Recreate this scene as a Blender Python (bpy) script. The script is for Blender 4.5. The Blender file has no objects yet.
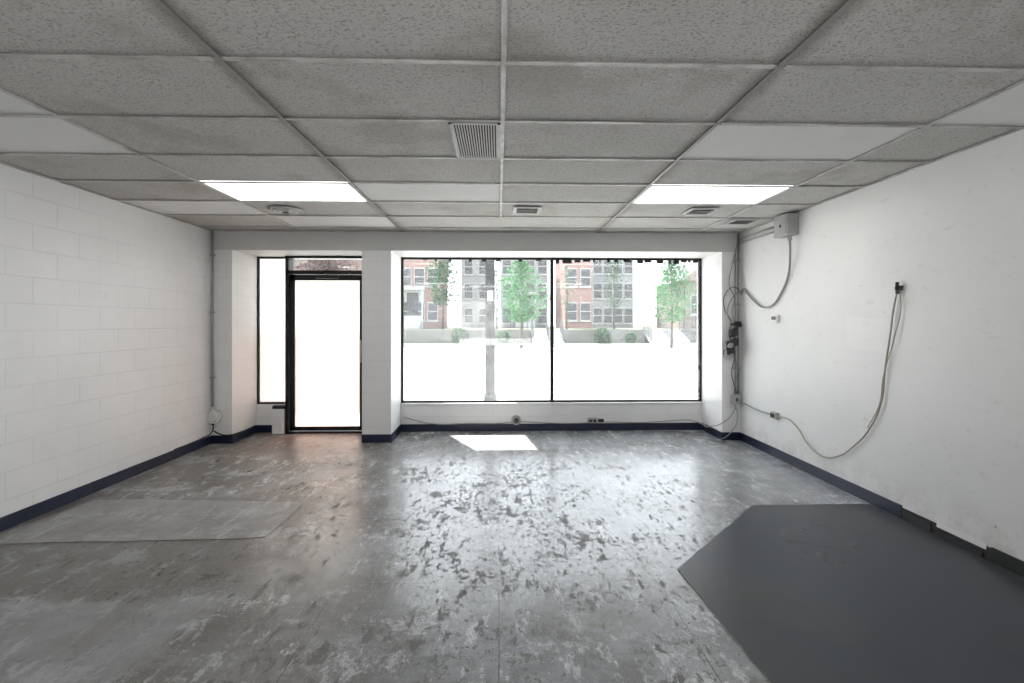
import bpy, bmesh, math, random
from mathutils import Vector
random.seed(7)
scn=bpy.context.scene
scn.view_settings.view_transform='Standard'
try: scn.view_settings.look='None'
except Exception: pass

# ------------------------------------------------------------ materials
class NT:
    def __init__(s,name):
        s.m=bpy.data.materials.new(name); s.m.use_nodes=True
        s.t=s.m.node_tree; s.t.nodes.clear()
        s.out=s.n('ShaderNodeOutputMaterial')
    def n(s,typ,**k):
        nd=s.t.nodes.new(typ)
        for a,b in k.items(): setattr(nd,a,b)
        return nd
    def put(s,sock,v):
        if isinstance(v,bpy.types.NodeSocket): s.t.links.new(v,sock)
        elif isinstance(v,(tuple,list)):
            v=tuple(v)
            if len(v)==3 and sock.type=='RGBA': v=v+(1,)
            sock.default_value=v
        else: sock.default_value=v
    def math(s,op,a,b=0.0,c=None,clamp=False):
        nd=s.n('ShaderNodeMath',operation=op,use_clamp=clamp)
        s.put(nd.inputs[0],a); s.put(nd.inputs[1],b)
        if c is not None: s.put(nd.inputs[2],c)
        return nd.outputs[0]
    def mix(s,f,a,b,blend='MIX'):
        nd=s.n('ShaderNodeMix',data_type='RGBA',blend_type=blend)
        s.put(nd.inputs[0],f); s.put(nd.inputs[6],a); s.put(nd.inputs[7],b)
        return nd.outputs[2]
    def rng(s,v,a,b,c=0.0,d=1.0):
        nd=s.n('ShaderNodeMapRange',clamp=True)
        for i,x in enumerate((v,a,b,c,d)): s.put(nd.inputs[i],x)
        return nd.outputs[0]
    def coord(s,scale=(1,1,1),loc=(0,0,0),rot=(0,0,0)):
        tc=s.n('ShaderNodeTexCoord'); mp=s.n('ShaderNodeMapping')
        s.t.links.new(tc.outputs['Object'],mp.inputs[0])
        mp.inputs['Scale'].default_value=scale; mp.inputs['Location'].default_value=loc; mp.inputs['Rotation'].default_value=rot
        return mp.outputs[0]
    def noise(s,v,scale,detail=6,rough=.6,dist=0):
        nd=s.n('ShaderNodeTexNoise'); s.put(nd.inputs['Vector'],v)
        nd.inputs['Scale'].default_value=scale; nd.inputs['Detail'].default_value=detail
        nd.inputs['Roughness'].default_value=rough; nd.inputs['Distortion'].default_value=dist
        return nd.outputs[0]
    def bump(s,h,st=.2,dist=.01):
        nd=s.n('ShaderNodeBump'); nd.inputs['Strength'].default_value=st; nd.inputs['Distance'].default_value=dist
        s.put(nd.inputs['Height'],h); return nd.outputs[0]
    def bsdf(s,col,rough=.6,metal=0.,normal=None,spec=.5,emis=None,es=0):
        b=s.n('ShaderNodeBsdfPrincipled')
        s.put(b.inputs['Base Color'],col); s.put(b.inputs['Roughness'],rough); s.put(b.inputs['Metallic'],metal)
        s.put(b.inputs['Specular IOR Level'],spec)
        if normal is not None: s.put(b.inputs['Normal'],normal)
        if emis: s.put(b.inputs['Emission Color'],emis); b.inputs['Emission Strength'].default_value=es
        s.t.links.new(b.outputs[0],s.out.inputs[0]); return b

def simple(name,col,rough=.5,metal=0,var=.12,scale=6,bump=.05,spec=.5):
    N=NT(name); v=N.coord()
    f=N.noise(v,scale,5)
    c=N.mix(N.rng(f,.3,.7),tuple(x*(1-var) for x in col),tuple(min(1,x*(1+var)) for x in col))
    N.bsdf(c,rough,metal,N.bump(N.noise(v,scale*8,3),bump,.004),spec)
    return N.m

def m_block():
    N=NT('painted_cinder_block')
    tc=N.n('ShaderNodeTexCoord'); sp=N.n('ShaderNodeSeparateXYZ'); N.t.links.new(tc.outputs['Object'],sp.inputs[0])
    cb=N.n('ShaderNodeCombineXYZ'); N.put(cb.inputs[0],N.math('ADD',sp.outputs[1],sp.outputs[0])); N.put(cb.inputs[1],sp.outputs[2])
    br=N.n('ShaderNodeTexBrick'); N.put(br.inputs['Vector'],cb.outputs[0])
    br.inputs['Scale'].default_value=1; br.inputs['Brick Width'].default_value=.406; br.inputs['Row Height'].default_value=.203
    br.inputs['Mortar Size'].default_value=.0045; br.inputs['Mortar Smooth'].default_value=.5
    N.put(br.inputs['Color1'],(1,1,1)); N.put(br.inputs['Color2'],(1,1,1)); N.put(br.inputs['Mortar'],(0,0,0))
    v=N.coord()
    f=N.noise(v,1.2,4)
    fine=N.noise(v,60,4)
    fade=N.rng(N.noise(v,.9,3),.38,.62,.3,1)
    base=N.mix(N.rng(f,.3,.7),(.78,.78,.785),(.86,.86,.86))
    sc=N.noise(N.coord((1,1,2.5)),3,8,.75)
    base=N.mix(N.rng(sc,.62,.70,0,.25),base,(.5,.49,.47))
    mort=N.math('MULTIPLY',N.math('SUBTRACT',1,br.outputs['Color']),fade)
    c=N.mix(N.math('MULTIPLY',mort,.25),base,(.42,.43,.45))
    h=N.math('ADD',N.math('MULTIPLY',fine,.25),N.math('MULTIPLY',mort,-1.2))
    N.bsdf(c,.42,0,N.bump(h,.45,.005)); return N.m
def m_drywall():
    N=NT('painted_drywall'); v=N.coord()
    f=N.noise(v,.8,5); g=N.noise(v,5,8,.7)
    c=N.mix(N.rng(f,.3,.7),(.76,.76,.76),(.83,.83,.825))
    c=N.mix(N.rng(g,.62,.72,0,.25),c,(.5,.49,.47))
    sc=N.noise(N.coord((1,1,2.2),(3,1,5)),7,10,.72)
    c=N.mix(N.rng(sc,.60,.67,0,.28),c,(.48,.46,.43))
    vv=N.n('ShaderNodeTexVoronoi'); vv.inputs['Scale'].default_value=2.3; N.put(vv.inputs['Vector'],v)
    c=N.mix(N.rng(vv.outputs['Distance'],.012,.02,.7,0),c,(.2,.19,.18))
    tc=N.n('ShaderNodeTexCoord'); sp=N.n('ShaderNodeSeparateXYZ'); N.t.links.new(tc.outputs['Object'],sp.inputs[0])
    w=N.math('MULTIPLY',N.math('SUBTRACT',N.noise(v,9,5),.5),.07)
    a=N.rng(N.math('ADD',N.math('ABSOLUTE',N.math('SUBTRACT',sp.outputs[1],3.85)),w),.27,.28,1,0)
    b=N.rng(N.math('ADD',N.math('ABSOLUTE',N.math('SUBTRACT',sp.outputs[2],1.39)),w),.13,.14,1,0)
    c=N.mix(N.math('MULTIPLY',N.math('MULTIPLY',a,b),.4),c,(.88,.88,.88))
    gr=N.math('MULTIPLY',N.rng(sp.outputs[2],.38,.10),N.rng(N.noise(v,6,8,.75),.42,.60))
    c=N.mix(N.math('MULTIPLY',gr,.4),c,(.4,.37,.33))
    N.bsdf(c,.5,0,N.bump(N.noise(v,30,4),.12,.003)); return N.m
def floor_nodes(N,patch=False):
    tc=N.n('ShaderNodeTexCoord'); sp=N.n('ShaderNodeSeparateXYZ'); N.t.links.new(tc.outputs['Object'],sp.inputs[0])
    X,Y=sp.outputs[0],sp.outputs[1]
    v=N.coord()
    S=lambda a,b:N.math('SUBTRACT',a,b)
    M=lambda a,b:N.math('MULTIPLY',a,b)
    A=lambda a,b:N.math('ADD',a,b)
    grit=S(N.noise(N.coord((1,.7,1),(3,3,0)),80,6,.7),.5)
    grit2=S(N.noise(N.coord((1,.7,1),(6,1,0)),34,6,.65),.5)
    def cut(n,t,k=20,g=.30):
        return N.math('MULTIPLY',S(A(A(n,M(grit,g)),M(grit2,g)),t),k,clamp=True)
    big=N.noise(v,.8,4,.6)
    big2=N.noise(N.coord((1,1,1),(4,9,0)),1.5,6,.65)
    med=N.noise(v,3.0,10,.68)
    n1=N.noise(N.coord((1.9,.6,1),(2,7,0)),9,6,.60)      # streaks running toward the window
    n2=N.noise(N.coord((1.1,.9,1),(9,1,0)),24,5,.60)
    n3=N.noise(N.coord((1.4,.8,1),(1,4,0)),5.5,8,.66)
    n4=N.noise(N.coord((1.7,.6,1),(8,2,0)),6,9,.66)
    n5=N.noise(N.coord((.8,1.2,1),(1,8,0)),2.6,9,.68)
    stn=N.noise(N.coord((.8,1.3,1),(5,5,0)),1.7,10,.66)
    side=N.rng(A(X,M(S(big,.5),2.6)),-1.6,-.1)
    base=N.mix(side,(.165,.156,.145),(.300,.318,.342))
    base=N.mix(N.rng(med,.40,.54,.6,0),base,(.120,.112,.103))
    base=N.mix(M(cut(big2,.50,8),.5),base,(.43,.45,.475))
    base=N.mix(M(cut(stn,.53,10),.6),base,(.120,.108,.095))
    pal=M(N.math('MAXIMUM',cut(n4,.55,14),cut(n5,.56,12)),N.rng(big,.4,.55,.5,.95))
    base=N.mix(pal,base,(.54,.56,.585))
    br=N.n('ShaderNodeTexBrick',offset=0.0); N.put(br.inputs['Vector'],v)
    br.inputs['Scale'].default_value=1; br.inputs['Brick Width'].default_value=.305; br.inputs['Row Height'].default_value=.305
    br.inputs['Mortar Size'].default_value=.0015; br.inputs['Mortar Smooth'].default_value=.3
    N.put(br.inputs['Color1'],(.84,.84,.84)); N.put(br.inputs['Color2'],(1.10,1.10,1.10)); N.put(br.inputs['Mortar'],(.55,.53,.50))
    b2=N.n('ShaderNodeTexBrick',offset=0.0); N.put(b2.inputs['Vector'],v)
    b2.inputs['Scale'].default_value=1; b2.inputs['Brick Width'].default_value=.915; b2.inputs['Row Height'].default_value=.915
    b2.inputs['Mortar Size'].default_value=.003; N.put(b2.inputs['Color1'],(1,1,1)); N.put(b2.inputs['Color2'],(.9,.9,.9)); N.put(b2.inputs['Mortar'],(.3,.28,.26))
    base=N.mix(.7,base,br.outputs['Color'],'MULTIPLY')
    base=N.mix(N.rng(med,.42,.58,.2,.9),base,b2.outputs['Color'],'MULTIPLY')
    mid=N.rng(N.math('ABSOLUTE',S(X,A(-.15,M(S(big,.5),1.6)))),.4,2.4,1,.45)
    dens=M(mid,N.rng(N.noise(v,1.7,6,.62),.38,.56,.35,1))
    t=S(.672,M(dens,.13))
    smear=N.math('MAXIMUM',N.math('MAXIMUM',cut(n1,t),cut(n2,A(t,.010))),cut(n3,A(t,.010)))
    base=N.mix(M(smear,.82),base,(.058,.052,.045))
    spk=N.math('MULTIPLY',S(A(grit,.5),.59),22,clamp=True)
    base=N.mix(M(spk,.5),base,(.09,.085,.08))
    if not patch:
        wob=M(A(S(N.noise(v,4,8,.7),.5),M(grit2,.3)),.2)
        mx=N.rng(A(X,wob),-1.50,-1.54); my=N.rng(A(Y,wob),2.64,2.60)
        rc=N.mix(N.rng(med,.38,.6),(.17,.17,.17),(.30,.315,.33))
        base=N.mix(M(M(mx,my),.6),base,rc)
        bs=M(N.rng(A(X,wob),-.9,-1.1),M(N.rng(A(Y,wob),2.62,2.68),N.rng(A(Y,wob),3.3,3.24)))
        base=N.mix(M(bs,.5),base,(.10,.09,.08))
        ex=N.rng(A(X,wob),-1.40,-1.52); ey=M(N.rng(A(Y,wob),3.22,3.30),N.rng(A(Y,wob),4.22,4.08))
        base=N.mix(M(M(ex,ey),.55),base,(.09,.082,.074))
        dx=N.rng(N.math('ABSOLUTE',A(X,2.4)),.8,.3); dy=N.rng(Y,5.2,6.0)
        base=N.mix(M(M(dx,dy),N.rng(med,.42,.58,.1,.7)),base,(.27,.13,.09))  # warm sunlight glow near the door, painted into the floor colour
    r=A(N.rng(big2,.35,.65,.15,.24),M(pal,.06))
    r=A(r,M(smear,.42)); r=A(r,M(N.math('ABSOLUTE',grit2),.4))
    r=N.math('ADD',r,N.rng(A(X,M(S(stn,.5),2.0)),-1.2,-2.0,0,.20),clamp=True)
    h=A(M(med,.4),A(M(smear,.3),M(grit,.2)))
    return base,r,h,v,med
def m_floor():
    N=NT('worn_concrete_mastic'); base,r,h,_,_=floor_nodes(N)
    N.bsdf(base,r,0,N.bump(h,.2,.010),1.0); return N.m
def m_patch():
    N=NT('skimmed_concrete'); base,r,h,v,med=floor_nodes(N,True)
    c=N.mix(.62,base,N.mix(N.rng(med,.40,.60),(.38,.385,.39),(.26,.26,.26)))
    N.bsdf(c,.42,0,N.bump(h,.2,.01)); return N.m
def m_tile(name,c1,c2,pit,amt):
    N=NT(name); v=N.coord()
    p=N.noise(N.coord((1,1.4,1)),80,3,.6,.5)
    pits=N.rng(p,.52,.62)
    f=N.noise(v,1.1,5,.6)
    base=N.mix(N.rng(f,.3,.7),c1,c2)
    c=N.mix(N.math('MULTIPLY',pits,amt),base,pit)
    tc=N.n('ShaderNodeTexCoord'); sp=N.n('ShaderNodeSeparateXYZ'); N.t.links.new(tc.outputs['Object'],sp.inputs[0])
    X=sp.outputs[0]
    d1=N.math('ABSOLUTE',N.math('ADD',X,1.2)); d2=N.math('ABSOLUTE',N.math('SUBTRACT',X,1.24))
    d=N.math('MINIMUM',d1,d2)
    st=N.math('MULTIPLY',N.rng(N.math('ADD',d,N.math('MULTIPLY',N.noise(v,5,6,.7),.12)),.07,.15,1,0),.55*(amt>.2)+.1)
    c=N.mix(st,c,(.17,.15,.135))
    wst=N.noise(N.coord((1,1,1),(7,2,0)),1.5,7,.65)
    c=N.mix(N.math('MULTIPLY',N.rng(wst,.54,.63),.32*(amt>.2)+.03),c,(.30,.26,.21))
    N.bsdf(c,.85,0,N.bump(N.math('MULTIPLY',pits,-1),.4*amt,.003),.2); return N.m
def m_tbar():
    N=NT('aged_tbar_paint'); v=N.coord()
    tc=N.n('ShaderNodeTexCoord'); sp=N.n('ShaderNodeSeparateXYZ'); N.t.links.new(tc.outputs['Object'],sp.inputs[0]); X=sp.outputs[0]
    d=N.math('MINIMUM',N.math('ABSOLUTE',N.math('ADD',X,1.2)),N.math('ABSOLUTE',N.math('SUBTRACT',X,1.24)))
    c=N.mix(N.rng(N.noise(v,4,8,.7),.38,.62),(.34,.32,.30),(.60,.59,.58))
    c=N.mix(N.rng(d,.02,.03,.8,0),c,(.22,.20,.185))
    N.bsdf(c,.5); return N.m
def m_glass():
    N=NT('hazed_window_glass')
    tr=N.n('ShaderNodeBsdfTransparent'); N.put(tr.inputs[0],(.97,.98,.98))
    tl=N.n('ShaderNodeBsdfTranslucent'); N.put(tl.inputs[0],(.95,.96,1))
    gl=N.n('ShaderNodeBsdfGlossy'); gl.inputs['Roughness'].default_value=.03
    veil=N.rng(N.noise(N.coord(),2.5,6,.65),.35,.7,.02,.055)  # washed-out glare mixed into the glass as a pale translucent veil
    m=N.n('ShaderNodeMixShader'); N.put(m.inputs[0],veil); N.t.links.new(tr.outputs[0],m.inputs[1]); N.t.links.new(tl.outputs[0],m.inputs[2])
    m2=N.n('ShaderNodeMixShader'); m2.inputs[0].default_value=.04
    N.t.links.new(m.outputs[0],m2.inputs[1]); N.t.links.new(gl.outputs[0],m2.inputs[2]); N.t.links.new(m2.outputs[0],N.out.inputs[0]); return N.m
def m_film():
    N=NT('frosted_privacy_film')
    tr=N.n('ShaderNodeBsdfTransparent')
    tl=N.n('ShaderNodeBsdfTranslucent')
    tc=N.n('ShaderNodeTexCoord'); sp=N.n('ShaderNodeSeparateXYZ'); N.t.links.new(tc.outputs['Object'],sp.inputs[0])
    c=N.mix(N.rng(sp.outputs[2],1.25,1.45),(.68,.60,.56),(.80,.78,.76)); N.put(tl.inputs[0],c)
    m=N.n('ShaderNodeMixShader'); m.inputs[0].default_value=.96
    N.t.links.new(tr.outputs[0],m.inputs[1]); N.t.links.new(tl.outputs[0],m.inputs[2]); N.t.links.new(m.outputs[0],N.out.inputs[0]); return N.m
def m_emit(name,col,s):
    N=NT(name); v=N.coord(); e=N.n('ShaderNodeEmission'); N.put(e.inputs[0],N.mix(N.noise(v,300,2),col,tuple(x*.95 for x in col))); e.inputs[1].default_value=s
    N.t.links.new(e.outputs[0],N.out.inputs[0]); return N.m
def m_brick(name,c1,c2,mo,w=.25,h=.08):
    N=NT(name); tc=N.n('ShaderNodeTexCoord'); sp=N.n('ShaderNodeSeparateXYZ'); N.t.links.new(tc.outputs['Object'],sp.inputs[0])
    cb=N.n('ShaderNodeCombineXYZ'); N.put(cb.inputs[0],N.math('ADD',sp.outputs[1],sp.outputs[0])); N.put(cb.inputs[1],sp.outputs[2])
    br=N.n('ShaderNodeTexBrick'); N.put(br.inputs['Vector'],cb.outputs[0]); br.inputs['Scale'].default_value=1
    br.inputs['Brick Width'].default_value=w; br.inputs['Row Height'].default_value=h; br.inputs['Mortar Size'].default_value=.01
    N.put(br.inputs['Color1'],c1); N.put(br.inputs['Color2'],c2); N.put(br.inputs['Mortar'],mo)
    N.bsdf(br.outputs['Color'],.8); return N.m
def m_leaf(name,col):
    N=NT(name); v=N.coord(); c=N.mix(N.noise(v,3,3),tuple(x*.6 for x in col),col)
    d=N.n('ShaderNodeBsdfDiffuse'); t=N.n('ShaderNodeBsdfTranslucent'); N.put(d.inputs[0],c); N.put(t.inputs[0],c)
    m=N.n('ShaderNodeMixShader'); m.inputs[0].default_value=.5
    N.t.links.new(d.outputs[0],m.inputs[1]); N.t.links.new(t.outputs[0],m.inputs[2]); N.t.links.new(m.outputs[0],N.out.inputs[0]); return N.m

BLOCK=m_block(); DRY=m_drywall(); FLOOR=m_floor()
TILE=m_tile('fissured_ceiling_tile',(.50,.49,.475),(.58,.57,.555),(.21,.20,.185),.65)
TILEW=m_tile('new_white_ceiling_tile',(.72,.72,.71),(.77,.77,.765),(.58,.58,.58),.15)
TBAR=m_tbar()
WHITE=simple('white_trim_paint',(.80,.80,.80),.45,0,.04,2)
BEAMM=simple('header_paint',(.60,.60,.59),.5,0,.05,1.5)
NAVY=simple('navy_vinyl_baseboard',(.009,.015,.040),.35,0,.3,4)
BLACK=simple('black_aluminium',(.012,.012,.014),.35,.3,.2)
BLKP=simple('black_plastic',(.02,.02,.02),.4)
ADH=simple('black_adhesive_residue',(.035,.03,.028),.7,0,.6,14,.4)
GREY=simple('grey_galvanised_metal',(.36,.37,.37),.4,.5,.15)
GREYP=simple('grey_painted_box',(.40,.40,.40),.5)
PLW=simple('white_plastic',(.75,.75,.73),.4)
CABW=simple('beige_cable_jacket',(.38,.34,.28),.5)
CABG=simple('grey_cable_jacket',(.30,.30,.29),.5)
DARKV=simple('dark_void',(.03,.03,.03),.9)
DKGREY=simple('dark_grey_metal',(.12,.12,.12),.7)  # dark grey for diffuser centres and the thermostat display
PATCH=m_patch()
EDGE=simple('chipped_edge_concrete',(.36,.33,.30),.8,0,.4,12,.3)
GLASS=m_glass(); FILM=m_film()
PANEL=m_emit('fluorescent_diffuser',(1,.99,.97),7)
def m_slab():
    N=NT('dark_painted_floor_slab'); v=N.coord()
    a=N.noise(v,1.1,4,.55)
    c=N.mix(N.rng(a,.35,.65),(.030,.036,.048),(.044,.052,.066))
    c=N.mix(N.rng(N.noise(v,1.2,4,.5),.48,.68,0,.45),c,(.070,.062,.053))
    N.bsdf(c,N.rng(a,.3,.7,.26,.38),0,None,.35); return N.m
SLAB=m_slab()
ASPH=simple('sunlit_concrete_paving',(.42,.42,.41),.9,0,.1,1)
GRASS=simple('dry_grass',(.13,.16,.09),.95,0,.4,1.5)
STONE=m_brick('stone_retaining',(.20,.20,.19),(.14,.14,.13),(.08,.08,.08),.6,.3)
REDB=m_brick('red_brick',(.27,.13,.115),(.225,.11,.10),(.30,.25,.23),)
BROWN=m_brick('brownstone',(.24,.19,.17),(.20,.155,.14),(.17,.14,.13),.8,.35)
SIDING=m_brick('pale_siding',(.30,.315,.325),(.26,.275,.285),(.18,.19,.20),6,.18)
TRIMX=simple('house_trim',(.42,.43,.43),.8)
ROOF=simple('roof_shingle',(.10,.10,.11),.9)
BARK=simple('bark',(.08,.065,.055),.9)
WOODP=simple('weathered_pole_wood',(.026,.031,.031),.95,0,.9,16,.05,.05)
HWIN=simple('house_window_dark',(.05,.055,.06),.5)
L1=m_leaf('leaf_green',(.085,.24,.10)); L2=m_leaf('leaf_dark',(.05,.12,.06)); LB=m_leaf('leaf_purple',(.13,.085,.08)); L3=m_leaf('leaf_hazy',(.14,.22,.16))

# ------------------------------------------------------------ mesh helpers
def link(o): scn.collection.objects.link(o); return o
def mesh_from(name,bm,mats,parent=None,smooth=False):
    me=bpy.data.meshes.new(name); bm.normal_update(); bm.to_mesh(me); bm.free()
    for m in (mats if isinstance(mats,(list,tuple)) else [mats]): me.materials.append(m)
    if smooth:
        for p in me.polygons: p.use_smooth=True
    o=link(bpy.data.objects.new(name,me))
    if parent: o.parent=parent
    return o
def addbox(bm,a,b,mi=0,bev=0):
    x0,y0,z0=a; x1,y1,z1=b
    vs=[bm.verts.new(p) for p in ((x0,y0,z0),(x1,y0,z0),(x1,y1,z0),(x0,y1,z0),(x0,y0,z1),(x1,y0,z1),(x1,y1,z1),(x0,y1,z1))]
    fs=[]
    for q in ((0,3,2,1),(4,5,6,7),(0,1,5,4),(1,2,6,5),(2,3,7,6),(3,0,4,7)):
        f=bm.faces.new([vs[i] for i in q]); f.material_index=mi; fs.append(f)
    if bev:
        es=list({e for f in fs for e in f.edges})
        r=bmesh.ops.bevel(bm,geom=es,offset=bev,segments=2,profile=.5,affect='EDGES')
        for f in r['faces']: f.material_index=mi
def box(name,a,b,mat,parent=None,bev=0):
    bm=bmesh.new(); addbox(bm,a,b,0,bev); return mesh_from(name,bm,mat,parent)
def boxes(name,lst,mats,parent=None,bev=0):
    bm=bmesh.new()
    for it in lst: addbox(bm,it[0],it[1],it[2] if len(it)>2 else 0,bev)
    return mesh_from(name,bm,mats,parent)
def addcyl(bm,p0,p1,r,mi=0,seg=16,r2=None):
    p0=Vector(p0);p1=Vector(p1);d=p1-p0
    q=d.to_track_quat('Z','Y'); r2=r if r2 is None else r2
    A=[];B=[]
    for i in range(seg):
        a=2*math.pi*i/seg; v=Vector((math.cos(a),math.sin(a),0))
        A.append(bm.verts.new(p0+q@(v*r))); B.append(bm.verts.new(p1+q@(v*r2)))
    for i in range(seg):
        f=bm.faces.new((A[i],A[(i+1)%seg],B[(i+1)%seg],B[i])); f.material_index=mi; f.smooth=True
    f=bm.faces.new(A[::-1]); f.material_index=mi; f=bm.faces.new(B); f.material_index=mi
def empty(name,loc=(0,0,0)):
    o=bpy.data.objects.new(name,None); o.empty_display_size=.1; return link(o)
def cable(name,pts,r,mat,parent=None):
    cu=bpy.data.curves.new(name,'CURVE'); cu.dimensions='3D'; cu.bevel_depth=r; cu.bevel_resolution=3; cu.resolution_u=10
    s=cu.splines.new('BEZIER'); s.bezier_points.add(len(pts)-1)
    for b,p in zip(s.bezier_points,pts):
        b.co=p; b.handle_left_type='AUTO'; b.handle_right_type='AUTO'
    cu.materials.append(mat); o=link(bpy.data.objects.new(name,cu))
    if parent: o.parent=parent
    return o

# ------------------------------------------------------------ room shell
XL,XR=-3.534,3.05; YF,YW,YO=5.99,6.58,6.76; ZC=2.62; ZB=2.378; YR=-3.4
box('floor',(XL-.15,YR-.1,-.12),(XR+.15,YO,0),FLOOR)
box('wall_left',(XL-.15,YR,0),(XL,YO,2.8),BLOCK)
box('wall_right',(XR,YR,0),(XR+.15,YO,2.8),DRY)
box('wall_rear',(XL,YR-.1,0),(XR,YR,2.8),DRY)
PLX,CX0,CX1,PRX=-3.28,-1.696,-1.339,2.816
boxes('wall_front',[((XL,YF,0),(PLX,YO,ZB)),((CX0,YF,0),(CX1,YO,ZB)),((PRX,YF,0),(XR,YO,ZB)),
     ((PLX,YW,0),(-2.86,YO,.38)),((CX1,YW,0),(PRX,YO,.372)),((CX0-.06,6.5,0),(CX0,YO,ZB))],BLOCK)
box('trim_header_beam',(XL,YF,ZB),(XR,YO,2.8),BEAMM)
box('trim_window_sill',(CX1,YW-.015,.365),(PRX,YW+.02,.385),WHITE,bev=.004)

# ceiling tiles
xs=[XL,-2.42,-1.2,.02,1.24,2.46,XR]
ys=[5.75-.61*i for i in range(15)][::-1]+[YF]; ys=[YR]+ys if ys[0]>YR else ys
white={(4,2.70),(0,2.70),(0,2.09),(5,2.09),(2,3.92),(1,5.14),(0,4.53)}
lights={(1,3.92),(4,3.92),(1,-.96),(4,-.96),(2,-2.18),(4,-2.18)}  # panels behind the camera are unseen, added to brighten the room
bm=bmesh.new()
for j in range(len(ys)-1):
    for i in range(len(xs)-1):
        if any(c==i and abs(ys[j]-y)<.05 for c,y in lights): continue
        w=any(c==i and abs(ys[j]-y)<.05 for c,y in white)
        x0,x1,y0,y1=xs[i],xs[i+1],ys[j],ys[j+1]
        nx,ny=8,3
        sag=random.uniform(0,.006); til=random.uniform(-.003,.003)
        g=[[bm.verts.new((x0+(x1-x0)*a/nx,y0+(y1-y0)*b/ny,2.6225-sag*math.sin(math.pi*a/nx)*(.4+.6*math.sin(math.pi*b/ny))+til*(a/nx-.5))) for b in range(ny+1)] for a in range(nx+1)]
        for a in range(nx):
            for b in range(ny):
                f=bm.faces.new((g[a][b],g[a][b+1],g[a+1][b+1],g[a+1][b])); f.material_index=1 if w else 0; f.smooth=True
mesh_from('ceiling',bm,[TILE,TILEW])
box('ceiling_roof_deck',(XL,YR,2.70),(XR,YF,2.8),GREYP)
L=[]
for x in xs[1:-1]:
    L.append(((x-.012,YR,2.611),(x+.012,YF,2.616)));L.append(((x-.003,YR,2.614),(x+.003,YF,2.64)))
L+= [((XL,YR,2.609),(XL+.02,YF,2.616)),((XR-.02,YR,2.609),(XR,YF,2.616)),((XL,YF-.02,2.609),(XR,YF,2.616))]
for y in ys[1:-1]: L.append(((XL,y-.012,2.610),(XR,y+.012,2.6155)))
boxes('ceiling_grid',L,TBAR)
for c,y in sorted(lights,key=lambda t:-t[1]):
    x0,x1=xs[c]+.012,xs[c+1]-.012; j=min(range(len(ys)),key=lambda k:abs(ys[k]-y)); y0,y1=ys[j]+.012,ys[j+1]-.012
    boxes('recessed_ceiling_light',[((x0,y0,2.617),(x1,y1,2.623),1),((x0,y0,2.612),(x0+.02,y1,2.62)),((x1-.02,y0,2.612),(x1,y1,2.62)),
       ((x0,y0,2.612),(x1,y0+.02,2.62)),((x0,y1-.02,2.612),(x1,y1,2.62)),((x0,y0,2.625),(x1,y1,2.69))],[WHITE,PANEL])
gx0,gx1,gy0,gy1=-.285,.008,2.712,3.298
L=[((gx0,gy0,2.617),(gx1,gy1,2.6185),1),((gx0,gy0,2.604),(gx0+.018,gy1,2.617)),((gx1-.018,gy0,2.604),(gx1,gy1,2.617)),((gx0,gy0,2.604),(gx1,gy0+.018,2.617)),((gx0,gy1-.018,2.604),(gx1,gy1,2.617))]
n=17
for k in range(n):
    x=gx0+.022+(gx1-gx0-.044)*k/(n-1); L.append(((x-.0035,gy0+.018,2.605),(x+.0035,gy1-.018,2.616)))
boxes('return_air_grille',L,[GREYP,DARKV])
def diffuser(x,y,w,d,round_=False):
    bm=bmesh.new()
    if round_:
        for k,(r,z) in enumerate(((.17,2.606),(.125,2.598),(.08,2.591),(.04,2.585))):
            addcyl(bm,(x,y,z),(x,y,z+.006),r*.8,0,28,r)
        addcyl(bm,(x,y,2.585),(x,y,2.615),.03,1)
    else:
        addbox(bm,(x-w/2,y-d/2,2.603),(x+w/2,y+d/2,2.612),0,.003)
        addbox(bm,(x-w/2+.04,y-d/2+.04,2.600),(x+w/2-.04,y+d/2-.04,2.604),1)
        for k in range(3):
            yy=y-d/2+.07+(d-.14)*k/2; addbox(bm,(x-w/2+.035,yy-.004,2.595),(x+w/2-.035,yy+.004,2.603),1)
    return mesh_from('ceiling_air_diffuser',bm,[GREYP,DKGREY])
diffuser(-2.13,4.86,0,0,True)
diffuser(.28,4.80,.28,.28); diffuser(2.03,4.80,.28,.28); diffuser(2.70,5.28,.28,.26)

# ------------------------------------------------------------ baseboards
H=.10;T=.008
box('baseboard_left',(XL,YR,0),(XL+T,YF,H),NAVY)
boxes('baseboard_front',[((XL+T,YF-T,0),(PLX+T,YF,H)),((PLX,YF,0),(PLX+T,YW,H)),((PLX+T,YW-T,0),(-3.07,YW,H)),
   ((CX0-.0,YF-T,0),(CX1+T,YF,H)),((CX1,YF,0),(CX1+T,YW,H)),((CX1+T,YW-T,0),(PRX-T,YW,H)),((PRX-T,YF-T,0),(PRX,YW,H)),((PRX,YF-T,0),(XR-T,YF,H))],NAVY)
box('baseboard_right',(XR-T,3.55,0),(XR,YF-T,H),NAVY)
bm=bmesh.new()
addbox(bm,(XR-.004,2.2,0),(XR,3.55,.085),1)
addbox(bm,(XR-.012,3.30,0),(XR-.004,3.52,.07),0); addbox(bm,(XR-.022,2.93,.0),(XR-.012,3.27,.045),0)
addbox(bm,(XR-.018,1.6,.0),(XR-.008,2.88,.098),0); addbox(bm,(XR-.006,2.92,.062),(XR-.002,3.26,.10),2)
mesh_from('trim_torn_baseboard',bm,[BLKP,ADH,WHITE])

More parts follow.
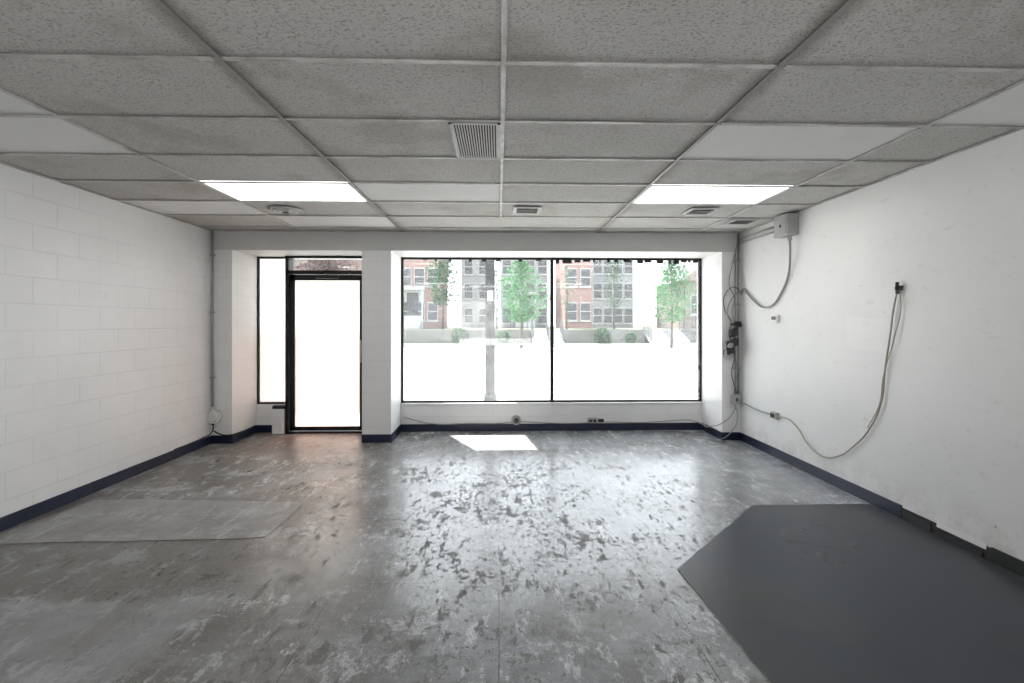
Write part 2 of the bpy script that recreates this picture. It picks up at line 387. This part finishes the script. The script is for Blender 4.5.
# ------------------------------------------------------------ floor slabs
def poly(name,pts,z0,z1,mats):
    bm=bmesh.new(); A=[bm.verts.new((x,y,z0)) for x,y in pts]; B=[bm.verts.new((x,y,z1)) for x,y in pts]
    f=bm.faces.new(B); f.material_index=0
    n=len(pts)
    for i in range(n):
        g=bm.faces.new((A[i],A[(i+1)%n],B[(i+1)%n],B[i])); g.material_index=1 if len(mats)>1 else 0
    bmesh.ops.recalc_face_normals(bm,faces=bm.faces)
    return mesh_from(name,bm,mats)
def rag(p,q,n,a):
    out=[]
    for i in range(n):
        t=i/n; x=p[0]+(q[0]-p[0])*t; y=p[1]+(q[1]-p[1])*t
        if i: x+=random.uniform(-a,a); y+=random.uniform(-a,a)
        out.append((x,y))
    return out
out=[(3.035,-1.2),(3.035,3.83)]+rag((2.05,3.83),(1.07,2.85),14,.004)+rag((1.07,2.85),(1.13,1.5),14,.004)+[(1.2,-1.2)]
poly('painted_floor_slab',out,0,.008,[SLAB,EDGE])
pts=rag((-3.5,3.30),(-1.64,3.34),22,.008)+[(-1.62,3.36),(-1.60,3.55),(-1.59,3.80),(-1.60,3.93),(-1.64,3.99)]+rag((-1.68,4.0),(-3.0,4.10),14,.008)+rag((-3.0,4.10),(-3.5,4.08),4,.008)
poly('concrete_floor_patch',pts,0,.006,[PATCH,EDGE])

# ------------------------------------------------------------ shop window
wy0,wy1=6.60,6.655; z0,z1=.385,ZB
mx=.73
w1=empty('window_1')
boxes('frame',[((CX1,wy0,z0),(CX1+.03,wy1,z1)),((PRX-.03,wy0,z0),(PRX,wy1,z1)),((CX1,wy0,z0),(PRX,wy1,z0+.028)),((CX1,wy0,z1-.03),(PRX,wy1,z1)),((mx-.022,wy0-.01,z0),(mx+.022,wy1,z1))],BLACK,w1)
box('glass_pane_a',(CX1+.03,6.625,z0+.028),(mx-.022,6.627,z1-.03),GLASS,w1)
box('glass_pane_b',(mx+.022,6.625,z0+.028),(PRX-.03,6.627,z1-.03),GLASS,w1)
bm=bmesh.new()
x=mx+.05
while x<PRX-.06:
    w=random.uniform(.03,.13); addbox(bm,(x,6.617,z1-.03-random.uniform(.018,.05)),(min(x+w,PRX-.04),6.622,z1-.028),0 if random.random()<.7 else 1); x+=w+random.uniform(.01,.08)
x=CX1+.3
while x<mx-.1:
    w=random.uniform(.03,.10); addbox(bm,(x,6.617,z1-.03-random.uniform(.006,.025)),(x+w,6.622,z1-.028),0); x+=w+random.uniform(.05,.25)
z=z0+.06
while z<z1-.1:
    h=random.uniform(.02,.08); addbox(bm,(PRX-.05,6.617,z),(PRX-.03-random.uniform(0,.004),6.622,z+h),1); z+=h+random.uniform(.03,.2)
mesh_from('tape_remnants',bm,[BLKP,PLW],w1)
w2=empty('window_2')
sx0,sx1=PLX,-2.865
boxes('frame',[((sx0,wy0,.38),(sx0+.025,wy1,ZB)),((sx1-.01,wy0,.38),(sx1+.0,wy1,ZB)),((sx0,wy0,.38),(sx1,wy1,.405)),((sx0,wy0,ZB-.025),(sx1,wy1,ZB))],BLACK,w2)
box('glass_pane',(sx0+.025,6.625,.405),(sx1-.01,6.627,ZB-.025),FILM,w2)
boxes('trim_low_block',[((-3.03,6.50,0),(-2.87,YW,.33)),((-3.03,6.50,.33),(-2.87,YW,.37),1)],[WHITE,NAVY])
d=empty('door_1')
dy0,dy1=6.53,6.585
fx0,fx1=-2.86,CX0-.06
boxes('frame',[((fx0,6.50,0),(fx0+.045,6.66,ZB)),((fx1-.045,6.50,0),(fx1,6.66,ZB)),((fx0,6.50,2.135),(fx1,6.66,2.185)),((fx0,6.50,ZB-.03),(fx1,6.66,ZB)),((fx0,6.5,0),(fx1,6.7,.02))],BLACK,d,bev=.002)
lx0,lx1=fx0+.05,fx1-.05
boxes('leaf',[((lx0,dy0,.03),(lx0+.06,dy1,2.13)),((lx1-.075,dy0,.03),(lx1,dy1,2.13)),((lx0,dy0,2.055),(lx1,dy1,2.13)),((lx0,dy0,.03),(lx1,dy1,.085))],BLACK,d,bev=.003)
box('leaf_glass',(lx0+.06,6.555,.085),(lx1-.075,6.557,2.055),FILM,d)
box('transom_glass',(fx0+.045,6.60,2.185),(fx1-.045,6.602,ZB-.03),GLASS,d)
bm=bmesh.new()
addbox(bm,(-2.45,6.47,2.075),(-2.15,6.53,2.125),0,.006); addcyl(bm,(-2.3,6.5,2.12),(-2.3,6.5,2.14),.012)
addbox(bm,(-2.31,6.40,2.14),(-1.98,6.42,2.148)); addbox(bm,(-2.0,6.40,2.14),(-1.98,6.52,2.148)); addbox(bm,(-2.32,6.4,2.135),(-2.29,6.5,2.15))
mesh_from('closer',bm,BLKP,d)
bm=bmesh.new()
addcyl(bm,(-1.845,6.47,.95),(-1.845,6.47,1.25),.012); addcyl(bm,(-1.845,6.47,.97),(-1.845,6.53,.97),.01); addcyl(bm,(-1.845,6.47,1.23),(-1.845,6.53,1.23),.01)
mesh_from('pull_handle',bm,GREY,d)

# ------------------------------------------------------------ right-wall electrics
xw=XR
bm=bmesh.new()
addbox(bm,(xw-.12,4.80,2.38),(xw,5.04,2.60),0,.006); addbox(bm,(xw-.128,4.82,2.40),(xw-.119,5.02,2.58),0,.003)
addcyl(bm,(xw-.06,4.86,2.33),(xw-.06,4.86,2.38),.022); addbox(bm,(xw-.135,4.90,2.47),(xw-.127,4.92,2.50),1)
addcyl(bm,(xw-.03,5.04,2.53),(xw-.03,5.95,2.53),.013); addcyl(bm,(xw-.03,5.04,2.48),(xw-.03,5.95,2.48),.010)
mesh_from('electrical_box',bm,[GREYP,BLKP])
o=xw-.02
cable('grey_power_cable',[(xw-.06,4.86,2.34),(xw-.05,4.87,2.2),(o,4.95,1.98),(o,5.08,1.80),(o,5.22,1.69),(o,5.42,1.66),(o,5.62,1.74),(o,5.78,1.84),(o,5.88,1.90),(o,5.93,1.84)],.011,CABG)
cable('hanging_wire',[(o,3.56,1.76),(o,3.60,1.62),(o,3.64,1.38),(o,3.69,1.11),(o,3.72,.87),(o,3.85,.61),(o,4.03,.42),(o,4.22,.285),(o,4.44,.232),(o,4.63,.29),(o,4.80,.42),(o,4.97,.475),(o,5.14,.468)],.0065,CABW)
cable('hanging_wire',[(o,3.555,1.74),(o,3.54,1.60),(o-.005,3.60,1.35),(o-.005,3.70,1.05),(o-.005,3.735,.84),(o-.005,3.86,.62)],.004,CABW)
bm=bmesh.new(); addcyl(bm,(xw,3.56,1.745),(xw-.035,3.56,1.745),.02,1); addcyl(bm,(xw-.035,3.56,1.73),(xw-.03,3.56,1.79),.012,0); addbox(bm,(xw-.035,3.55,1.70),(xw-.01,3.575,1.75),0,.003)
mesh_from('wire_wall_plug',bm,[BLKP,BARK])
bm=bmesh.new(); addbox(bm,(xw-.045,5.14,.43),(xw,5.25,.50),0,.005); addbox(bm,(xw-.05,5.165,.445),(xw-.044,5.195,.485),1); addbox(bm,(xw-.05,5.205,.445),(xw-.044,5.235,.485),1)
mesh_from('outlet_box',bm,[GREYP,BLKP])
cable('wall_conduit',[(o,5.25,.465),(o,5.5,.46),(o,5.75,.475),(o,5.93,.50)],.009,CABG)
bm=bmesh.new(); addbox(bm,(xw-.028,5.14,1.475),(xw,5.27,1.565),0,.006); addbox(bm,(xw-.031,5.165,1.515),(xw-.027,5.245,1.552),1); addbox(bm,(xw-.032,5.19,1.487),(xw-.027,5.22,1.498),0)
mesh_from('thermostat',bm,[PLW,DKGREY])
yf=YF-.02
bm=bmesh.new()
addcyl(bm,(XR-.035,yf,.585),(XR-.035,yf,2.6),.012,0); addcyl(bm,(XR-.075,yf,.585),(XR-.075,yf,2.37),.008,0)
for z in (.9,1.7,2.25): addbox(bm,(XR-.095,yf-.015,z),(XR-.015,YF,z+.02),0)
mesh_from('electrical_conduit',bm,GREY)
bm=bmesh.new(); addbox(bm,(XR-.13,YF-.06,.46),(XR-.02,YF,.58),0,.006); addbox(bm,(XR-.11,YF-.066,.48),(XR-.04,YF-.059,.56),0,.003); addbox(bm,(XR-.09,YF-.07,.50),(XR-.06,YF-.065,.54),1)
mesh_from('junction_box',bm,[GREYP,BLKP])
bm=bmesh.new(); addbox(bm,(XR-.16,YF-.09,1.30),(XR-.07,YF-.045,1.40),0,.01); addbox(bm,(XR-.24,YF-.13,1.18),(XR-.08,YF-.045,1.27),0,.012); addcyl(bm,(XR-.20,YF-.13,1.22),(XR-.20,YF-.17,1.22),.03,1); addbox(bm,(XR-.22,YF-.10,1.10),(XR-.12,YF,1.17),0,.005)
for b in bm.verts: 
    b.co.z += (b.co.x-(XR-.15))*.35
mesh_from('wall_siren_speaker',bm,[BLKP,GREYP])
bm=bmesh.new(); addbox(bm,(XR-.10,YF-.09,1.43),(XR-.03,YF-.04,1.50),0,.008); addcyl(bm,(XR-.065,YF-.09,1.465),(XR-.065,YF-.13,1.45),.022,0); addbox(bm,(XR-.13,YF-.06,1.45),(XR-.095,YF,1.48),0)
mesh_from('motion_sensor',bm,[BLKP])
def cor(pts): return [(XR-a,YF-b,z) for a,b,z in pts]
cable('corner_cable',cor([(.05,.03,2.5),(.12,.03,2.2),(.16,.04,1.95),(.09,.03,1.8),(.13,.05,1.6),(.08,.04,1.42),(.12,.05,1.2),(.06,.04,.9),(.1,.04,.6)]),.006,CABG)
cable('corner_cable',cor([(.02,.05,1.86),(.10,.05,1.93),(.2,.04,1.86),(.22,.04,1.65),(.14,.05,1.5),(.17,.05,1.35),(.1,.06,1.1),(.13,.04,.85),(.07,.05,.6)]),.005,BLKP)
cable('corner_cable',cor([(.04,.03,1.88),(.14,.06,1.78),(.19,.05,1.60),(.12,.05,1.45)]),.007,CABW)
cable('corner_cable',cor([(.06,.04,.5),(.12,.05,.35),(.25,.03,.22),(.38,-.05,.16)])+[(2.70,6.3,.14),(2.6,6.5,.15),(2.3,6.54,.13)],.006,CABG)
cable('corner_cable',cor([(.09,.04,.47),(.06,.05,.3),(.12,.05,.14),(.3,.06,.02)])+[(2.68,6.2,.012),(2.5,6.45,.012),(2.1,6.5,.012)],.006,CABG)
cable('baseboard_cable',[(2.3,6.54,.13),(1.9,6.555,.11),(1.5,6.555,.12),(1.2,6.555,.11),(.9,6.555,.105),(.5,6.555,.12),(.28,6.555,.13),(0,6.555,.11),(-.4,6.555,.11),(-.9,6.555,.108),(-1.3,6.555,.2)],.006,CABG)
bm=bmesh.new(); addcyl(bm,(.235,YW,.15),(.235,YW-.03,.15),.065,0,28); addcyl(bm,(.235,YW-.03,.15),(.235,YW-.05,.15),.035,1,20)
mesh_from('round_floor_outlet',bm,[GREYP,BARK])
bm=bmesh.new(); addbox(bm,(1.22,YW-.05,.11),(1.34,YW,.18),0,.006); addcyl(bm,(1.25,YW-.05,.145),(1.25,YW-.07,.145),.018,1); addcyl(bm,(1.31,YW-.05,.145),(1.31,YW-.07,.145),.018,1); addbox(bm,(1.36,YW-.03,.12),(1.44,YW,.16),1,.004)
mesh_from('outlet_box',bm,[GREYP,BLKP])
bm=bmesh.new(); addcyl(bm,(XL+.03,YF-.02,.455),(XL+.03,YF-.02,2.6),.012,0); 
for z in (.8,1.6,2.3): addbox(bm,(XL+.008,YF-.036,z),(XL+.052,YF,z+.02),0)
mesh_from('vertical_conduit',bm,GREYP)
bm=bmesh.new(); addcyl(bm,(XL+.06,YF,.335),(XL+.06,YF-.06,.335),.08,0,28); addcyl(bm,(XL+.06,YF-.06,.335),(XL+.06,YF-.075,.335),.055,0,28,.045); addbox(bm,(XL+.03,YF-.05,.40),(XL+.06,YF,.45),0); addcyl(bm,(XL+.045,YF-.04,.24),(XL+.045,YF-.04,.27),.018,1)
mesh_from('round_junction_box',bm,[PLW,BLKP])
cable('baseboard_cable',[(XL+.045,YF-.04,.27),(XL+.05,YF-.05,.18),(XL+.06,5.7,.13),(XL+.03,5.5,.11),(XL+.02,5.3,.108)],.008,BLKP)
cable('baseboard_cable',[(XL+.05,YF-.03,.16),(XL+.15,YF-.03,.115),(PLX-.02,YF-.03,.11),(PLX+.03,6.1,.11),(PLX+.03,6.5,.11)],.008,BLKP)

# ------------------------------------------------------------ exterior
box('sidewalk',(-30,YO,-.14),(30,12.3,-.02),ASPH)
box('street_ground',(-60,12.55,-.2),(60,30.8,-.08),ASPH)
boxes('street_curb',[((-60,30.8,-.2),(60,31.2,.10)),((-60,12.3,-.2),(60,12.55,-.02))],ASPH)
box('front_lawn',(-60,31.2,-.2),(60,33,.10),GRASS)
TZ=1.0
boxes('retaining_wall',[((-60,33,-.2),(2.2,33.3,TZ+.05)),((4.4,33,-.2),(10.1,33.3,TZ+.05)),((12.9,33,-.2),(60,33.3,TZ+.05))],STONE)
box('raised_terrace',(-60,33.9,-.2),(60,80,TZ-.01),GRASS)
boxes('raised_terrace_fill',[((-60,33.3,-.2),(2.2,33.9,TZ)),((4.4,33.3,-.2),(10.1,33.9,TZ)),((12.9,33.3,-.2),(60,33.9,TZ))],GRASS)
bm=bmesh.new()
zc0,zc1=2.78,2.9
def prism(pts):
    A=[bm.verts.new((x,y,zc0)) for x,y in pts]; B=[bm.verts.new((x,y,zc1)) for x,y in pts]
    bm.faces.new(A[::-1]); bm.faces.new(B)
    for i in range(len(pts)): bm.faces.new((A[i],A[(i+1)%len(pts)],B[(i+1)%len(pts)],B[i]))
prism([(-5,YO),(5,YO),(5,7.20),(-5,7.20)]); prism([(-5,7.20),(-.97,7.20),(-1.38,8.02),(-5,8.02)]); prism([(-.24,7.20),(5,7.20),(5,8.02),(-.36,8.02)])
mesh_from('sun_blocker',bm,GREYP)  # unseen slab added over the window, notched to leave one sun patch
bm=bmesh.new(); addcyl(bm,(-.17,9.25,-.02),(-.17,9.25,6.5),.095,0,20,.085); addcyl(bm,(-.17,9.25,-.02),(-.17,9.25,.12),.12,0)
addbox(bm,(-.23,9.13,1.9),(-.11,9.18,2.1),1); mesh_from('utility_pole',bm,[WOODP,GREYP])
def building(name,x0,x1,y,h,mat,gable=True,cols=3,rows=2,stoop=False,d=7):
    zb=TZ; p=empty(name); bm=bmesh.new(); addbox(bm,(x0,y,zb),(x1,y+d,zb+h))
    mesh_from('walls',bm,mat,p)
    L=[]
    for c in range(cols):
        for r in range(rows):
            cx=x0+(x1-x0)*(c+.5)/cols; cz=zb+h*(r+.5)/rows; 
            L.append(((cx-.45,y-.06,cz-.85),(cx+.45,y+.02,cz+.8),0)); L.append(((cx-.4,y-.08,cz-.75),(cx+.4,y,cz+.7),1)); L.append(((cx-.4,y-.1,cz-.05),(cx+.4,y,cz+.03),0)); L.append(((cx-.55,y-.16,cz-.92),(cx+.55,y,cz-.85),0))
    boxes('windows',L,[TRIMX,HWIN],p)
    if stoop:
        cx=x0+(x1-x0)*.5
        L=[((cx-.9,y-2.2+.3*i,zb),(cx+.9,y-1.9+.3*i,zb+.16*(i+1)),0) for i in range(7)]
        L+=[((cx-1,y-.06,zb+1.1),(cx+1,y,zb+3.3),0),((cx-.5,y-.1,zb+1.1),(cx+.5,y,zb+3.1),1)]
        L+=[((cx-1.1,y-1.2,zb+3.3),(cx+1.1,y,zb+3.5),0),((cx-1.05,y-1.15,zb),(cx-.93,y-1.03,zb+3.3),0),((cx+.93,y-1.15,zb),(cx+1.05,y-1.03,zb+3.3),0)]
        boxes('stoop',L,[TRIMX,HWIN],p)
    bm=bmesh.new()
    if gable:
        xm=(x0+x1)/2; g=(x1-x0)*.42
        yy=y-.4
        v=[bm.verts.new(q) for q in ((x0-.4,yy,zb+h-.1),(x1+.4,yy,zb+h-.1),(xm,yy,zb+h+g),(x0-.4,y+d+.4,zb+h-.1),(x1+.4,y+d+.4,zb+h-.1),(xm,y+d+.4,zb+h+g))]
        bm.faces.new((v[0],v[1],v[2])).material_index=1; bm.faces.new((v[0],v[2],v[5],v[3])); bm.faces.new((v[1],v[4],v[5],v[2])); bm.faces.new((v[3],v[5],v[4])); bm.faces.new((v[0],v[3],v[4],v[1]))
    else: addbox(bm,(x0-.15,y-.25,zb+h),(x1+.15,y+d,zb+h+.4))
    mesh_from('roof',bm,[ROOF,mat],p)
building('brick_row_house',-9.8,-5.2,42,9,REDB,False,4,3,True)
building('siding_house',-3.9,-.9,50,7.6,SIDING,False,2,3)
building('brownstone_row_house',.2,4.9,48,7.4,SIDING,False,4,3,True)
building('brick_row_house',5.8,8.2,42,9,REDB,False,2,3)
building('siding_house',9.6,13.8,49,7.6,SIDING,False,4,3)
building('siding_house',15.2,21,39,4.0,BROWN,True,3,1)
building('brownstone_row_house',-34,-11,48,7,BROWN,False,8,2)
for a,b in ((10.15,12.85),(2.25,4.35)):
    bm=bmesh.new()
    for i in range(7):
        addbox(bm,(a,31.8+.3*i,.10),(b,33.9,.10+.128*(i+1)),0)
        for x in (a+.02,(a+b)/2,b-.08): addbox(bm,(x,31.85+.3*i,.1+.128*(i+1)),(x+.05,31.9+.3*i,1.0+.128*(i+1)),1)
    mesh_from('garden_steps',bm,[TRIMX,ROOF])
def fence(x0,x1,y):
    bm=bmesh.new(); x=x0
    while x<x1: addbox(bm,(x,y,TZ),(x+.05,y+.05,TZ+.9)); x+=.3
    addbox(bm,(x0,y,TZ+.78),(x1,y+.05,TZ+.84)); addbox(bm,(x0,y,TZ+.1),(x1,y+.05,TZ+.16)); mesh_from('terrace_fence',bm,ROOF)
fence(12.95,22,34.2); fence(-1,2.1,34.2)
def tree(name,x,y,zb,h,w,mat,n=900,lf=1.0):
    bm=bmesh.new()
    addcyl(bm,(x,y,zb),(x+.05,y,zb+h*.55),.09,0,10,.05); addcyl(bm,(x+.05,y,zb+h*.55),(x,y,zb+h*.92),.05,0,8,.015)
    for k in range(9):
        a=k*2.4; zz=zb+h*(.35+.06*k); addcyl(bm,(x+.03,y,zz),(x+math.cos(a)*w*.36,y+math.sin(a)*w*.36,zz+h*.12),.025,0,6,.008)
    for k in range(n):
        t=random.random(); rr=w/2*math.sin(math.pi*min(1,(t*.9+.07)))**.7*(1-.45*t)*1.25
        a=random.uniform(0,6.283); q=math.sqrt(random.random())*rr*(.8+.35*math.sin(3*a+5*t))
        c=Vector((x+math.cos(a)*q,y+math.sin(a)*q,zb+h*(.30+.70*t)))
        u=Vector([random.gauss(0,1) for _ in range(3)]).normalized(); vv=u.orthogonal().normalized()
        s=w*random.uniform(.03,.06)*lf
        f=bm.faces.new([bm.verts.new(c+u*s),bm.verts.new(c+vv*s*.6),bm.verts.new(c-u*s),bm.verts.new(c-vv*s*.6)]); f.material_index=1
    return mesh_from(name,bm,[BARK,mat])
tree('street_tree',1.35,29,-.08,5.5,3.0,L1,1400,.8); tree('street_tree',10.7,29.5,-.08,5.5,3.0,L1,1400,.8)
tree('garden_tree',-4.3,37,TZ,6.2,2.8,L2,1000)
tree('garden_tree',8.9,37,TZ,5.6,2.0,L2,500)
tree('garden_tree',5.3,37.5,TZ,5.0,1.6,L3,400); tree('garden_tree',-.2,37.5,TZ,4.6,1.8,L3,400); tree('garden_tree',14.4,37.0,TZ,5.0,1.8,L3,400)
tree('garden_tree',-13.5,37,TZ,8,5,LB,1500); tree('garden_tree',-20,38,TZ,8,5,LB,1200)
def shrub(x,y,z,r):
    bm=bmesh.new(); 
    for k in range(350):
        u=Vector([random.gauss(0,1) for _ in range(3)]).normalized(); c=Vector((x,y,z+r*.8))+u*r*random.uniform(.6,1); vv=u.orthogonal().normalized(); ww=Vector([random.gauss(0,1) for _ in range(3)]).normalized(); s=r*.2; c.z=max(c.z,z+s)
        f=bm.faces.new([bm.verts.new(c+vv*s),bm.verts.new(c+ww*s),bm.verts.new(c-vv*s),bm.verts.new(c-ww*s)]); f.material_index=1
    addcyl(bm,(x,y,z),(x,y,z+r),.05,0,8,.02)
    mesh_from('garden_shrub',bm,[BARK,L2])
for a in ((-2.6,32.2,.1,.6),(.2,32.3,.1,.5),(7.0,32.2,.1,.6),(8.9,32.3,.1,.4),(14.3,32.2,.1,.5)): shrub(*a)

# ------------------------------------------------------------ light
w=bpy.data.worlds.new('sky'); scn.world=w; w.use_nodes=True
bg=w.node_tree.nodes['Background']; bg.inputs[0].default_value=(.90,.95,1,1); bg.inputs[1].default_value=4.3
sd=bpy.data.lights.new('sun','SUN'); sd.energy=26; sd.angle=.012; sd.color=(1,.96,.9)
so=link(bpy.data.objects.new('sun',sd)); so.rotation_euler=Vector((.43,-1,-1.732)).to_track_quat('-Z','Y').to_euler(); so.location=(-5,15,20)
# added fill lamp behind the camera, aimed up to brighten ceiling and room
ad=bpy.data.lights.new('added_bounce_fill','AREA'); ad.energy=78; ad.shape='RECTANGLE'; ad.size=2.5; ad.size_y=1.2; ad.color=(1,.985,.96)
ao=link(bpy.data.objects.new('added_bounce_fill',ad)); ao.location=(0,-1.6,.9); ao.rotation_euler=(math.radians(180-8),0,0)

# ------------------------------------------------------------ camera
cd=bpy.data.cameras.new('camera'); cd.sensor_width=36; cd.lens=480/1024*36; cd.shift_y=-18.5/1024; cd.clip_start=.05; cd.clip_end=300
co=link(bpy.data.objects.new('camera',cd)); co.location=(0,0,1.48); co.rotation_euler=(math.pi/2,0,-math.radians(1.55))
scn.camera=co
